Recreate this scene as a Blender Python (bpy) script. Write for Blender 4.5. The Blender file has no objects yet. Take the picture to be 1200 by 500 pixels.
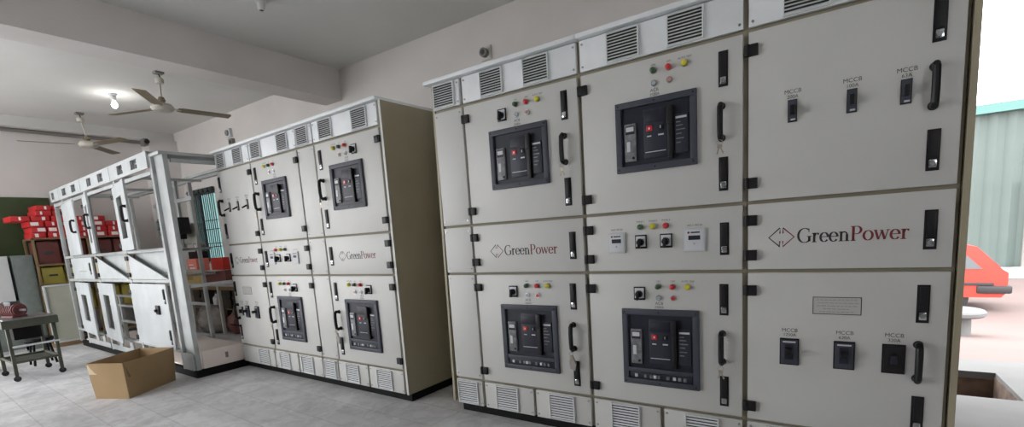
import bpy, bmesh, math, random
from mathutils import Vector, Matrix
random.seed(7)
PI = math.pi
S = bpy.context.scene
COL = S.collection

# ------------------------------------------------------------------ materials
def nmat(name, col, rough=.5, metal=0., noise=None, nscale=8., bump=0., bscale=60., spec=.5, detail=6.):
    m = bpy.data.materials.new(name); m.use_nodes = True
    nt = m.node_tree; b = nt.nodes['Principled BSDF']
    b.inputs['Base Color'].default_value = (*col, 1); b.inputs['Roughness'].default_value = rough
    b.inputs['Metallic'].default_value = metal; b.inputs['Specular IOR Level'].default_value = spec
    tc = nt.nodes.new('ShaderNodeTexCoord')
    if noise:
        n = nt.nodes.new('ShaderNodeTexNoise'); n.inputs['Scale'].default_value = nscale; n.inputs['Detail'].default_value = detail
        r = nt.nodes.new('ShaderNodeValToRGB'); r.color_ramp.elements[0].position = .3; r.color_ramp.elements[1].position = .7
        r.color_ramp.elements[0].color = (*noise, 1); r.color_ramp.elements[1].color = (*col, 1)
        nt.links.new(tc.outputs['Object'], n.inputs['Vector']); nt.links.new(n.outputs['Fac'], r.inputs['Fac'])
        nt.links.new(r.outputs['Color'], b.inputs['Base Color'])
    if bump:
        n2 = nt.nodes.new('ShaderNodeTexNoise'); n2.inputs['Scale'].default_value = bscale; n2.inputs['Detail'].default_value = 4
        bp = nt.nodes.new('ShaderNodeBump'); bp.inputs['Strength'].default_value = bump; bp.inputs['Distance'].default_value = .01
        nt.links.new(tc.outputs['Object'], n2.inputs['Vector']); nt.links.new(n2.outputs['Fac'], bp.inputs['Height'])
        nt.links.new(bp.outputs['Normal'], b.inputs['Normal'])
    return m

def floor_mat():
    m = nmat('floor_cement_tiles', (.36, .365, .37), .55)
    nt = m.node_tree; b = nt.nodes['Principled BSDF']; L = nt.links.new
    tc = nt.nodes.new('ShaderNodeTexCoord')
    mp = nt.nodes.new('ShaderNodeMapping'); L(tc.outputs['Object'], mp.inputs['Vector']); mp.inputs['Rotation'].default_value = (0, 0, .05)
    br = nt.nodes.new('ShaderNodeTexBrick'); L(mp.outputs[0], br.inputs['Vector'])
    br.inputs['Scale'].default_value = 1.0; br.inputs['Brick Width'].default_value = .6; br.inputs['Row Height'].default_value = .3
    br.inputs['Mortar Size'].default_value = .006; br.inputs['Mortar Smooth'].default_value = .6
    br.inputs['Color1'].default_value = (.70, .695, .71, 1); br.inputs['Color2'].default_value = (.65, .648, .665, 1)
    br.inputs['Mortar'].default_value = (.53, .53, .54, 1)
    n = nt.nodes.new('ShaderNodeTexNoise'); n.inputs['Scale'].default_value = 2.2; n.inputs['Detail'].default_value = 9; n.inputs['Roughness'].default_value = .65
    n.inputs['Distortion'].default_value = .8
    L(mp.outputs[0], n.inputs['Vector'])
    r = nt.nodes.new('ShaderNodeValToRGB'); r.color_ramp.elements[0].position = .3; r.color_ramp.elements[1].position = .72
    r.color_ramp.elements[0].color = (.70, .70, .70, 1); r.color_ramp.elements[1].color = (1.12, 1.12, 1.12, 1)
    L(n.outputs['Fac'], r.inputs['Fac'])
    mx = nt.nodes.new('ShaderNodeMix'); mx.data_type = 'RGBA'; mx.blend_type = 'MULTIPLY'; mx.inputs['Factor'].default_value = 1
    L(br.outputs['Color'], mx.inputs[6]); L(r.outputs['Color'], mx.inputs[7])
    n3 = nt.nodes.new('ShaderNodeTexNoise'); n3.inputs['Scale'].default_value = 5; n3.inputs['Detail'].default_value = 10; n3.inputs['Distortion'].default_value = 2.5
    L(mp.outputs[0], n3.inputs['Vector'])
    r3 = nt.nodes.new('ShaderNodeValToRGB'); r3.color_ramp.elements[0].position = .46; r3.color_ramp.elements[1].position = .5
    r3.color_ramp.elements[0].color = (.74, .74, .74, 1); r3.color_ramp.elements[1].color = (1, 1, 1, 1)
    L(n3.outputs['Fac'], r3.inputs['Fac'])
    mx2 = nt.nodes.new('ShaderNodeMix'); mx2.data_type = 'RGBA'; mx2.blend_type = 'MULTIPLY'; mx2.inputs['Factor'].default_value = .4
    L(mx.outputs[2], mx2.inputs[6]); L(r3.outputs['Color'], mx2.inputs[7])
    L(mx2.outputs[2], b.inputs['Base Color'])
    bp = nt.nodes.new('ShaderNodeBump'); bp.inputs['Strength'].default_value = .25; bp.inputs['Distance'].default_value = .01
    L(n3.outputs['Fac'], bp.inputs['Height']); L(bp.outputs[0], b.inputs['Normal'])
    return m

M = {
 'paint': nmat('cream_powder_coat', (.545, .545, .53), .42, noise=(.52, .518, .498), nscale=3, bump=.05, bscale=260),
 'sheet': nmat('cream_side_sheet', (.34, .305, .215), .5, noise=(.31, .275, .19), nscale=3),  # same cream paint, darkened to put the side faces' shade into the colour
 'white': nmat('grey_white_coat', (.74, .765, .785), .45, noise=(.66, .68, .695), nscale=6),
 'frame': nmat('frame_white_coat', (.44, .465, .47), .5, noise=(.36, .375, .37), nscale=7),
 'fwhite': nmat('enclosure_sheet_coat', (.47, .495, .505), .5, noise=(.41, .43, .44), nscale=5),
 'inner': nmat('inner_frame_coat', (.27, .24, .175), .6),
 'dark_in': nmat('dark_interior', (.03, .03, .03), .8),
 'black': nmat('black_plastic', (.010, .010, .012), .45, spec=.3),
 'plinth': nmat('black_plinth', (.007, .007, .007), .7, spec=.15),
 'bezel': nmat('breaker_bezel', (.052, .058, .076), .5, spec=.3),
 'face': nmat('breaker_face', (.017, .019, .030), .45, spec=.3),
 'face2': nmat('breaker_panel_grey', (.026, .029, .043), .45, spec=.3),
 'unit': nmat('control_unit_grey', (.22, .23, .24), .45, noise=(.1, .1, .11), nscale=40),
 'label': nmat('pale_label', (.55, .57, .60), .5),
 'ink': nmat('dark_ink', (.03, .025, .028), .6),
 'redink': nmat('dark_red_ink', (.17, .02, .024), .5),
 'chrome': nmat('chrome', (.55, .58, .6), .2, 1),
 'steel': nmat('steel', (.35, .35, .36), .35, .9),
 'red': nmat('red_plastic', (.55, .02, .025), .3), 'green': nmat('green_plastic', (.03, .085, .03), .3),
 'yellow': nmat('yellow_plastic', (.62, .56, .02), .3), 'clear': nmat('pale_lens', (.35, .40, .42), .2), 'pinklens': nmat('pink_lens', (.5, .25, .22), .25),
 'meter': nmat('meter_grey', (.50, .52, .54), .4), 'plate': nmat('nameplate_grey', (.47, .465, .44), .4),
 'wall': nmat('wall_paint', (.66, .63, .615), .9, noise=(.59, .56, .54), nscale=1.3, bump=.15, bscale=14),
 'ceil': nmat('ceiling_paint', (.68, .68, .66), .9, noise=(.62, .62, .60), nscale=.9, bump=.1, bscale=10),
 'cement': nmat('bare_cement_render', (.20, .19, .18), .95, noise=(.15, .145, .135), nscale=2),
 'yard': nmat('pale_yard', (.66, .655, .64), .95, noise=(.58, .575, .56), nscale=1),
 'floor': floor_mat(),
 'card': nmat('cardboard', (.33, .222, .112), .85, noise=(.29, .19, .09), nscale=5), 'cardin': nmat('cardboard_inner', (.30, .20, .10), .85),
 'tape': nmat('packing_tape', (.50, .40, .26), .3),
 'maroon': nmat('maroon_bin', (.13, .035, .03), .5), 'olive': nmat('olive_bin', (.33, .27, .05), .55), 'redbox': nmat('red_carton', (.50, .022, .026), .45),
 'boxlabel': nmat('carton_label', (.8, .75, .74), .6),
 'grnboard': nmat('green_board', (.045, .07, .022), .7, noise=(.035, .05, .02), nscale=4),
 'pillar': nmat('grey_green_paint', (.16, .185, .175), .6, noise=(.12, .14, .13), nscale=9),
 'whitebd': nmat('whiteboard', (.55, .56, .56), .5), 'creambd': nmat('cream_board', (.42, .43, .36), .6, noise=(.36, .37, .31), nscale=4),
 'trolley': nmat('trolley_green_grey', (.060, .066, .045), .55, noise=(.04, .044, .03), nscale=12),
 'rust': nmat('rusty_red_iron', (.20, .035, .035), .6, noise=(.05, .02, .02), nscale=25, bump=.5),
 'fan': nmat('fan_cream', (.50, .47, .42), .4), 'blade': nmat('fan_blade_brown', (.22, .185, .12), .5, noise=(.16, .13, .085), nscale=8),
 'table': nmat('table_wood', (.20, .13, .06), .6), 'tablegrey': nmat('table_grey', (.45, .43, .40), .5),
 'pinkbd': nmat('pink_white_base_panel', (.80, .71, .66), .5),
 'bag': nmat('milky_plastic_bag', (.30, .27, .25), .35, noise=(.18, .15, .13), nscale=14, bump=.6, bscale=18),
 'pink': nmat('salmon_box', (.75, .22, .17), .5), 'bright_red': nmat('bright_red_box', (.60, .03, .02), .4),
 'tan': nmat('tan_carton', (.42, .30, .10), .7), 'bottle': nmat('green_glass_bottle', (.10, .22, .05), .12),
 'milk': nmat('white_jug', (.6, .6, .6), .4),
 'bars': nmat('window_bars', (.03, .035, .04), .5), 'wframe': nmat('window_frame', (.55, .56, .56), .6),
 'green_sheet': nmat('green_corrugated', (.092, .118, .108), .55, noise=(.078, .102, .092), nscale=.7),
 'teal': nmat('teal_fascia', (.07, .17, .155), .5),
 'carpaint': nmat('red_car_paint', (.42, .05, .035), .3), 'carglass': nmat('car_glass', (.12, .135, .14), .3), 'bumper': nmat('dark_bumper', (.03, .028, .03), .5),
 'tyre': nmat('tyre', (.02, .02, .02), .8),
 'dirt': nmat('pink_dust_ground', (.145, .103, .094), .95, noise=(.125, .092, .084), nscale=.8, bump=.3, bscale=4),
 'concrete': nmat('pale_concrete', (.155, .157, .155), .9, noise=(.115, .115, .112), nscale=1.6, detail=9),
 'pit': nmat('channel_brick', (.16, .11, .08), .95, noise=(.05, .035, .03), nscale=9, bump=.6, bscale=12),
 'ylw': nmat('yellow_crate', (.6, .42, .04), .5), 'stain': nmat('grey_pipe', (.20, .19, .175), .7),
 'keym': nmat('key_metal', (.40, .36, .30), .4, .8), 'tag': nmat('plastic_key_bag', (.30, .29, .27), .35),
}
def emis(name, col, st):
    m = bpy.data.materials.new(name); m.use_nodes = True; nt = m.node_tree; b = nt.nodes['Principled BSDF']
    b.inputs['Emission Color'].default_value = (*col, 1); b.inputs['Emission Strength'].default_value = st
    return m
M['bulb'] = emis('lit_bulb', (1, .98, .95), 30)
M['redlit'] = emis('bright_red_button', (1, .05, .03), 0); M['redlit'].node_tree.nodes['Principled BSDF'].inputs['Base Color'].default_value = (.6, .03, .02, 1)
def glass_tint(name, col):
    m = bpy.data.materials.new(name); m.use_nodes = True; nt = m.node_tree
    for n in list(nt.nodes): nt.nodes.remove(n)
    o = nt.nodes.new('ShaderNodeOutputMaterial'); t = nt.nodes.new('ShaderNodeBsdfTransparent'); t.inputs[0].default_value = (*col, 1)
    g = nt.nodes.new('ShaderNodeBsdfGlossy'); g.inputs['Roughness'].default_value = .1
    mx = nt.nodes.new('ShaderNodeMixShader'); mx.inputs[0].default_value = .08
    nt.links.new(t.outputs[0], mx.inputs[1]); nt.links.new(g.outputs[0], mx.inputs[2]); nt.links.new(mx.outputs[0], o.inputs[0])
    return m
M['tglass'] = glass_tint('teal_window_glass', (.24, .32, .315))
M['cglass'] = glass_tint('clear_glass', (.7, .75, .76))

# ------------------------------------------------------------------ mesh builder
class MB:
    def __init__(s): s.v = []; s.f = []; s.mi = []; s.mats = []
    def slot(s, m):
        if m not in s.mats: s.mats.append(m)
        return s.mats.index(m)
    def raw(s, vs, fs, m, mat=None):
        k = len(s.v); i = s.slot(m)
        for v in vs:
            v = Vector(v); s.v.append(tuple(mat @ v if mat else v))
        for f in fs: s.f.append([a + k for a in f]); s.mi.append(i)
        return s
    def bmr(s, bm, m, mat=None):
        bm.verts.index_update()
        s.raw([v.co[:] for v in bm.verts], [[v.index for v in f.verts] for f in bm.faces], m, mat); bm.free(); return s
    def box(s, x0, x1, y0, y1, z0, z1, m, bev=0, mat=None):
        bm = bmesh.new(); bmesh.ops.create_cube(bm, size=1)
        for v in bm.verts: v.co = Vector(((x0+x1)/2 + v.co.x*(x1-x0), (y0+y1)/2 + v.co.y*(y1-y0), (z0+z1)/2 + v.co.z*(z1-z0)))
        if bev: bmesh.ops.bevel(bm, geom=list(bm.edges), offset=bev, segments=2, affect='EDGES', profile=.6)
        return s.bmr(bm, m, mat)
    def cyl(s, p0, p1, r0, m, r1=None, n=16, mat=None):
        p0 = Vector(p0); p1 = Vector(p1); r1 = r0 if r1 is None else r1
        d = (p1-p0).normalized(); q = d.to_track_quat('Z', 'Y').to_matrix()
        vs = []
        for p, r in ((p0, r0), (p1, r1)):
            for i in range(n): a = 2*PI*i/n; vs.append(p + q @ Vector((r*math.cos(a), r*math.sin(a), 0)))
        fs = [[i, (i+1) % n, n+(i+1) % n, n+i] for i in range(n)] + [list(range(n))[::-1], list(range(n, 2*n))]
        return s.raw(vs, fs, m, mat)
    def tube(s, pts, r, m, n=8, mat=None):
        pts = [Vector(p) for p in pts]; vs = []; fs = []; pd = None; q = None
        for i, p in enumerate(pts):
            d = (pts[min(i+1, len(pts)-1)] - pts[max(i-1, 0)]).normalized()
            q = d.to_track_quat('Z', 'Y').to_matrix() if pd is None else pd.rotation_difference(d).to_matrix() @ q
            pd = d
            for k in range(n): a = 2*PI*k/n; vs.append(p + q @ Vector((r*math.cos(a), r*math.sin(a), 0)))
        for i in range(len(pts)-1):
            for k in range(n): fs.append([i*n+k, i*n+(k+1) % n, (i+1)*n+(k+1) % n, (i+1)*n+k])
        fs += [list(range(n))[::-1], [(len(pts)-1)*n+k for k in range(n)]]
        return s.raw(vs, fs, m, mat)
    def lathe(s, prof, c, m, n=24, mat=None):
        vs = []; fs = []
        for r, z in prof:
            for k in range(n): a = 2*PI*k/n; vs.append((c[0]+r*math.cos(a), c[1]+r*math.sin(a), c[2]+z))
        for i in range(len(prof)-1):
            for k in range(n): fs.append([i*n+k, i*n+(k+1) % n, (i+1)*n+(k+1) % n, (i+1)*n+k])
        fs += [list(range(n))[::-1], [(len(prof)-1)*n+k for k in range(n)]]
        return s.raw(vs, fs, m, mat)
    def prism(s, poly, a0, a1, m, axis='y', mat=None):   # poly in the two other axes
        def P(u, w, a):
            return {'y': (u, a, w), 'x': (a, u, w), 'z': (u, w, a)}[axis]
        n = len(poly); vs = [P(u, w, a0) for u, w in poly] + [P(u, w, a1) for u, w in poly]
        fs = [[i, (i+1) % n, n+(i+1) % n, n+i] for i in range(n)] + [list(range(n))[::-1], list(range(n, 2*n))]
        return s.raw(vs, fs, m, mat)
    def mesh(s, name):
        me = bpy.data.meshes.new(name); me.from_pydata(s.v, [], s.f); me.polygons.foreach_set('material_index', s.mi)
        for m in s.mats: me.materials.append(m)
        bm = bmesh.new(); bm.from_mesh(me); bmesh.ops.recalc_face_normals(bm, faces=bm.faces[:]); bm.to_mesh(me); bm.free()
        me.polygons.foreach_set('use_smooth', [True]*len(me.polygons)); me.set_sharp_from_angle(angle=.6); me.update()
        return me
    def build(s, name, parent=None, loc=None, rot=None): return put(name, s.mesh(name), parent, loc, rot)

def put(name, me, parent=None, loc=None, rot=None):
    o = bpy.data.objects.new(name, me); COL.objects.link(o)
    if parent: o.parent = parent
    if loc: o.location = loc
    if rot: o.rotation_euler = rot
    return o
def tag(o, label, cat, group=None, kind=None):
    o['label'] = label; o['category'] = cat
    if group: o['group'] = group
    if kind: o['kind'] = kind
    return o
def thing(name, label, cat, loc=(0, 0, 0), rz=0, group=None):
    o = bpy.data.objects.new(name, None); o.empty_display_size = .1; COL.objects.link(o); o.location = loc; o.rotation_euler = (0, 0, rz)
    return tag(o, label, cat, group)
def struct(name, mb):
    o = mb.build(name); o['kind'] = 'structure'; return o
def plabel(o, l): o['label'] = l; return o
def RZ(a): return Matrix.Rotation(a, 4, 'Z')
def T(x, y, z): return Matrix.Translation((x, y, z))

# ------------------------------------------------------------------ lettering
_tc = {}
def text_geo(s):
    if s in _tc: return _tc[s]
    c = bpy.data.curves.new('tmp', 'FONT'); c.body = s; c.size = 1; c.align_x = 'CENTER'; c.align_y = 'CENTER'; c.extrude = .0
    o = bpy.data.objects.new('tmp', c); COL.objects.link(o)
    dg = bpy.context.evaluated_depsgraph_get(); dg.update()
    me = bpy.data.meshes.new_from_object(o.evaluated_get(dg))
    g = ([v.co[:] for v in me.vertices], [list(p.vertices) for p in me.polygons])
    bpy.data.objects.remove(o); bpy.data.curves.remove(c); bpy.data.meshes.remove(me)
    _tc[s] = g; return g
def text(mb, s, x, z, size, y, m, sx=1.):
    vs, fs = text_geo(s)
    mb.raw([(x + v[0]*size*sx, y, z + v[1]*size) for v in vs], fs, m)
TH, TN = .10, .032
def ribbon(mb, pts, x, z, s, y, m, closed=False, wt=None):
    n = len(pts); L = []; R_ = []
    for i, (a, b) in enumerate(pts):
        p = pts[(i-1) % n] if closed or i > 0 else pts[i]; q = pts[(i+1) % n] if closed or i < n-1 else pts[i]
        dx, dz = q[0]-p[0], q[1]-p[1]; l = math.hypot(dx, dz) or 1; dx /= l; dz /= l
        w = (wt if wt else TN + (TH-TN)*abs(dz)**1.5)/2
        L.append((a - dz*w, b + dx*w)); R_.append((a + dz*w, b - dx*w))
    vs = [(x+a*s, y, z+b*s) for a, b in L] + [(x+a*s, y, z+b*s) for a, b in R_]
    fs = [[i, (i+1) % n, n+(i+1) % n, n+i] for i in range(n if closed else n-1)]
    mb.raw(vs, fs, m)
def arc(cx, cz, rx, rz, a0, a1, n=18):
    return [(cx+rx*math.cos(math.radians(a0+(a1-a0)*i/n)), cz+rz*math.sin(math.radians(a0+(a1-a0)*i/n))) for i in range(n+1)]
def stem(x, z0, z1, s0=True, s1=0):
    r = [([(x, z0), (x, z1)], TH)]
    if s0: r.append(([(x-.12, z0+.015), (x+.12, z0+.015)], .035))
    if s1 == 1: r.append(([(x-.12, z1-.03), (x, z1-.015)], .04))
    if s1 == 2: r.append(([(x-.12, z1-.015), (x+.12, z1-.015)], .035))
    return r
GL = {
 'G': (.74, [(arc(.38, .35, .33, .35, 52, 325), None), ([(.60, .5), (.60, .68)], .035), ([(.62, .05), (.62, .31)], .1), ([(.5, .3), (.74, .3)], .035)]),
 'r': (.40, stem(.13, 0, .46, True, 1) + [(arc(.26, .30, .11, .14, 170, 60, 8), None), ([(.29, .41), (.37, .40)], .09)]),
 'e': (.46, [(arc(.23, .23, .185, .22, 0, 325), None), ([(.05, .25), (.41, .25)], .035)]),
 'n': (.54, stem(.13, 0, .46, True, 1) + stem(.41, 0, .32, True, 0) + [(arc(.27, .30, .14, .14, 165, 0, 10), .06)]),
 'P': (.60, stem(.16, 0, .69, True, 2) + [([(.16, .675), (.30, .675)] + arc(.32, .50, .2, .175, 90, -90, 14) + [(.30, .325), (.16, .325)], None)]),
 'o': (.50, [('closed', arc(.25, .23, .20, .22, 0, 340, 17))]),
 'w': (.72, [([(.08, .45), (.22, .02)], .09), ([(.22, .02), (.36, .42)], .04), ([(.36, .42), (.50, .02)], .09), ([(.50, .02), (.64, .45)], .04),
             ([(.0, .45), (.16, .45)], .035), ([(.28, .44), (.42, .44)], .035), ([(.56, .45), (.72, .45)], .035)]),
}
def serif_word(mb, word, x, z, w, h, y, split, m0, m1):
    tot = sum(GL[c][0] for c in word); s = h/.7; k = w/(tot*s)
    cx = 0
    for i, c in enumerate(word):
        mm = m0 if i < split else m1
        for st in GL[c][1]:
            if st[0] == 'closed': pts, wt, cl = st[1], None, True
            else: (pts, wt), cl = st, False
            ribbon(mb, [((cx+a)*k, b) for a, b in pts], x, z, s, y - .0001*(i % 2), mm, cl, wt)
        cx += GL[c][0]
def logo_mb(x0, x1, zc, y, faded=False):
    """diamond of two facing chevrons, then the word; x0..x1 is the whole width"""
    mb = MB(); W = x1-x0; dm = W*.2; h = dm*.85
    ink, red = (M['ink'], M['redink'])
    cx = x0+dm/2; g = dm*.06; t = .012
    for sgn, mm in ((-1, ink), (1, red)):
        a = cx+sgn*g
        pts = [(a, h*.5-h*.30), (a, h*.5), (cx+sgn*dm/2, 0), (a, -h*.5), (a, -h*.5+h*.30)]
        ribbon(mb, [(p, q) for p, q in pts], 0, zc, 1, y, mm, False, max(.004, W*.011))
    serif_word(mb, 'GreenPower', x0+dm*1.12, zc-W*.055, W-dm*1.12, W*.125, y, 5, ink, red)
    return mb

# ------------------------------------------------------------------ shared widgets (meshes, front = -y, origin on the door face)
W_ = {}
def widget(key):
    if key in W_: return W_[key]
    b = MB(); k = key if isinstance(key, str) else key[0]
    if k == 'hinge':
        b.box(-.028, .030, -.018, .0, -.025, .025, M['black'], .003); b.cyl((-.014, -.014, -.025), (-.014, -.014, .025), .010, M['black'], n=10)
    elif k == 'latch':
        b.box(-.021, .021, -.004, .0, -.08, .08, M['black'], .0015); b.box(-.013, .013, -.012, -.004, -.03, .072, M['black'], .003)
        b.box(-.013, .013, -.008, -.003, -.068, -.036, M['chrome'], .004); b.cyl((0, -.008, -.052), (0, -.011, -.052), .009, M['steel'], n=12)
    elif k == 'latch_open':    # swing grip pulled out of its dish
        b.box(-.021, .021, -.004, .0, -.08, .08, M['black'], .0015)
        b.box(-.013, .013, -.008, -.003, -.068, -.036, M['chrome'], .004)
        b.box(-.011, .011, -.11, .0, -.006, .006, M['black'], .003, T(0, -.004, .066) @ Matrix.Rotation(-.35, 4, 'X'))
    elif k == 'handle':
        b.tube([(0, 0, -.072), (0, -.03, -.076), (0, -.042, -.066), (0, -.046, -.03), (0, -.046, .03), (0, -.042, .066), (0, -.03, .076), (0, 0, .072)], .0135, M['black'], 10)
        for sg in (-1, 1): b.cyl((0, 0, .073*sg), (0, -.014, .073*sg), .018, M['black'], r1=.013, n=14)
    elif k == 'pilot':
        b.cyl((0, 0, 0), (0, -.006, 0), .0165, M['steel'], n=20); b.cyl((0, -.006, 0), (0, -.022, 0), .0145, M[key[1]], r1=.013, n=20)
        b.cyl((0, -.022, 0), (0, -.026, 0), .013, M[key[1]], r1=.007, n=20)
    elif k == 'push':
        b.cyl((0, 0, 0), (0, -.010, 0), .016, M['chrome'], r1=.0145, n=20); b.cyl((0, -.010, 0), (0, -.013, 0), .0105, M[key[1]], n=20)
    elif k == 'selector':
        b.box(-.032, .032, -.008, 0, -.037, .037, M['black'], .003); b.box(-.026, .026, -.0095, -.008, -.026, .030, M['label'], .001)
        b.cyl((0, -.008, -.003), (0, -.028, -.003), .020, M['black'], r1=.018, n=20)
        b.box(-.006, .006, -.046, -.02, -.034, .018, M['black'], .003, Matrix.Rotation(.12, 4, 'Y'))
    elif k == 'meter':
        w, h = key[1], key[2]
        b.box(-w/2, w/2, -.012, 0, -h/2, h/2, M['meter'], .003); b.box(-w/2+.008, w/2-.008, -.0135, -.011, -h/2+.01, h/2-.008, M['label'], .001)
        b.box(-w*.27, w*.27, -.0145, -.013, .0, .022, M['face'])
        b.cyl((-w*.26, -.0135, h*.32), (-w*.26, -.0145, h*.32), .006, M['redink'], n=12); b.box(-w*.16, w*.25, -.0143, -.013, h*.29, h*.35, M['ink'])
        text(b, 'A' if key[3] == 'AMP METER' else 'V', 0, -.02, .016, -.0141, M['ink'])
    elif k == 'mccb_s':
        b.box(-.018, .018, -.006, 0, -.048, .048, M['black'], .001); b.box(-.015, .015, -.008, -.005, -.044, .045, M['bezel'], .001)
        b.box(-.009, .009, -.040, -.005, -.018, .022, M['black'], .003); b.box(-.006, .012, -.0088, -.007, -.041, -.034, M['label'])
    elif k == 'mccb_l':
        b.box(-.040, .040, -.006, 0, -.065, .065, M['black'], .002); b.box(-.034, .034, -.016, -.005, -.058, .058, M['bezel'], .003)
        b.box(-.018, .018, -.020, -.015, -.035, .040, M['face'], .002); b.box(-.013, .013, -.060, -.015, -.004, .024, M['black'], .004)
        b.box(-.026, .026, -.0175, -.015, .047, .053, M['label'])
    elif k == 'mccb_dark':
        b.box(-.040, .040, -.006, 0, -.065, .065, M['black'], .002); b.box(-.034, .034, -.014, -.005, -.058, .058, M['black'], .003)
        b.box(-.012, .012, -.024, -.013, -.02, .02, M['face'], .004)
    elif k == 'mccb_m':       # breaker with rotary arm as on the far row
        b.box(-.018, .018, -.006, 0, -.048, .048, M['black'], .001); b.box(-.012, .012, -.012, -.005, -.03, .04, M['steel'], .002)
        b.box(-.006, .006, -.07, -.005, -.010, .004, M['black'], .002, Matrix.Rotation(.5, 4, 'X'))
    elif k == 'louvre':       # louvred grille on its panel: width w, height h
        w, h, n = key[1], key[2], 10
        dp, dr = (.013, .62) if h < .16 else (.008, .5)
        b.box(-w/2, w/2, -.004, 0, -h/2, h/2, M['dark_in'])
        for sg in (-1, 1): b.box(sg*w/2-.003, sg*w/2+.003, -.014, 0, -h/2, h/2, M['white'])
        b.box(-w/2, w/2, -.014, 0, h/2-.004, h/2, M['white']); b.box(-w/2, w/2, -.014, 0, -h/2, -h/2+.004, M['white'])
        st = h/n
        for i in range(n):
            zt = h/2-st*i
            b.raw([(-w/2, -.003, zt), (w/2, -.003, zt), (w/2, -.003-dp, zt-st*dr), (-w/2, -.003-dp, zt-st*dr), (-w/2, -dp, zt-st*(dr+.08)), (w/2, -dp, zt-st*(dr+.08))],
                  [[0, 1, 2, 3], [3, 2, 5, 4]], M['white'])
    elif k == 'screw':
        b.cyl((0, 0, 0), (0, -.004, 0), .006, M['steel'], n=8)
    me = b.mesh(k + '_mesh'); W_[key] = me; return me

def acb(parent, xc, z0, z1, tall, mode=0):
    """air circuit breaker: bezel plus its own sub-parts. root part = bezel"""
    w = .415; x0, x1 = xc-w/2, xc+w/2; t = .032; zb = z0 + (.085 if tall else 0)
    b = MB()
    b.box(x0, x1, -.018, .0, z1-t, z1, M['bezel'], .003); b.box(x0, x1, -.018, .0, z0, z0+t, M['bezel'], .003)
    b.box(x0, x0+t, -.018, .0, z0+t, z1-t, M['bezel'], .003); b.box(x1-t, x1, -.018, .0, z0+t, z1-t, M['bezel'], .003)
    for sx in (x0+.016, xc, x1-.016):
        for sz in (z0+.016, z1-.016): b.cyl((sx, -.017, sz), (sx, -.0195, sz), .005, M['black'], n=8)
    b.box(x0+t, x1-t, -.003, .0, z0+t, z1-t, M['face'])
    if tall: b.box(x0+t, x1-t, -.018, -.002, zb-.012, zb+.012, M['bezel'], .003)
    o = b.build('circuit_breaker', parent); plabel(o, 'dark framed air circuit breaker')
    lo = (zb+.012 if tall else z0+t)+.006; hi = z1-t-.006; H = hi-lo; L = x0+t+.006; R_ = x1-t-.006; Wd = R_-L
    # control unit: grey strip at left
    b = MB(); a0, a1 = L+Wd*.03, L+Wd*.21; b.box(a0, a1, -.016, -.002, lo+H*.06, lo+H*.74, M['unit'], .003)
    b.box(a0+.006, a1-.006, -.0175, -.015, lo+H*.55, lo+H*.70, M['face']); b.box(a0+.010, a1-.010, -.0185, -.017, lo+H*.60, lo+H*.68, M['label'])
    b.box(a0+.012, a0+.03, -.0175, -.015, lo+H*.24, lo+H*.42, M['label']); b.cyl((a1-.014, -.015, lo+H*.12), (a1-.014, -.02, lo+H*.12), .007, M['black'], n=10)
    b.build('control_unit', o)
    # middle cover with buttons, labels and the line under them
    b = MB(); c0, c1 = L+Wd*.33, L+Wd*.70
    b.box(c0, c1, -.012, -.002, lo+H*.08, lo+H*.94, M['face2'], .003)
    b.box(c0+.004, c1-.008, -.015, -.011, lo+H*.70, lo+H*.90, M['face'], .003)
    b.box(c0+.008, c1-.012, -.0132, -.0115, lo+H*.180, lo+H*.192, M['label'])
    b.box(c0+.018, c0+.040, -.0132, -.0115, lo+H*.455, lo+H*.475, M['label']); b.box(c1-.05, c1-.022, -.0132, -.0115, lo+H*.455, lo+H*.48, M['label'])
    b.build('front_cover', o)
    bz = lo+H*(.60 if mode != 2 else .62)
    b = MB(); b.box(c0+.016, c0+.046, -.017, -.011, bz-.014, bz+.014, M['redlit' if mode == 3 else 'red'], .002); b.box(c0+.027, c0+.035, -.0176, -.0165, bz-.005, bz+.005, M['boxlabel'])
    plabel(b.build('push_button', o), 'red push button')
    b = MB(); b.box(c1-.052, c1-.022, -.017, -.011, bz-.014, bz+.014, M['black'], .002); b.box(c1-.039, c1-.035, -.0176, -.0165, bz-.007, bz+.007, M['label'])
    plabel(b.build('push_button', o), 'black push button')
    # charging handle, tall black bar right of the middle
    b = MB(); h0 = L+Wd*.70; b.box(h0, h0+.026, -.026, -.002, lo+H*.02, lo+H*.92, M['black'], .005); b.box(h0-.003, h0+.029, -.034, -.02, lo+H*.62, lo+H*.94, M['black'], .005)
    b.build('charging_handle', o)
    # right rating label column
    b = MB(); r0, r1 = L+Wd*.80, R_-.004; b.box(r0, r1, -.012, -.002, lo+H*.10, lo+H*.76, M['face2'], .002)
    b.box(r0+.004, r1-.006, -.013, -.0115, lo+H*.69, lo+H*.725, M['label'])
    for q, f in enumerate((.62, .56, .49, .42, .34, .27)):
        b.box(r0+.006, r0+.006+(r1-r0)*(.35+.4*((q*7) % 5)/5), -.013, -.0115, lo+H*f, lo+H*(f+.018), M['unit'])
    b.build('rating_plate', o)
    if tall:
        b = MB(); b.box(x0+t+.006, x1-t-.006, -.010, -.002, z0+t+.004, zb-.016, M['face2'], .002)
        for q, fx in enumerate((.12, .27, .36, .42, .48, .62, .72, .80, .88)):
            xx = x0+t+(w-2*t)*fx; b.box(xx-.008, xx+.008, -.018, -.008, z0+t+.010, z0+t+.028, M['unit' if q % 3 else 'label'], .002)
        b.build('terminal_strip', o)
    return o

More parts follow.
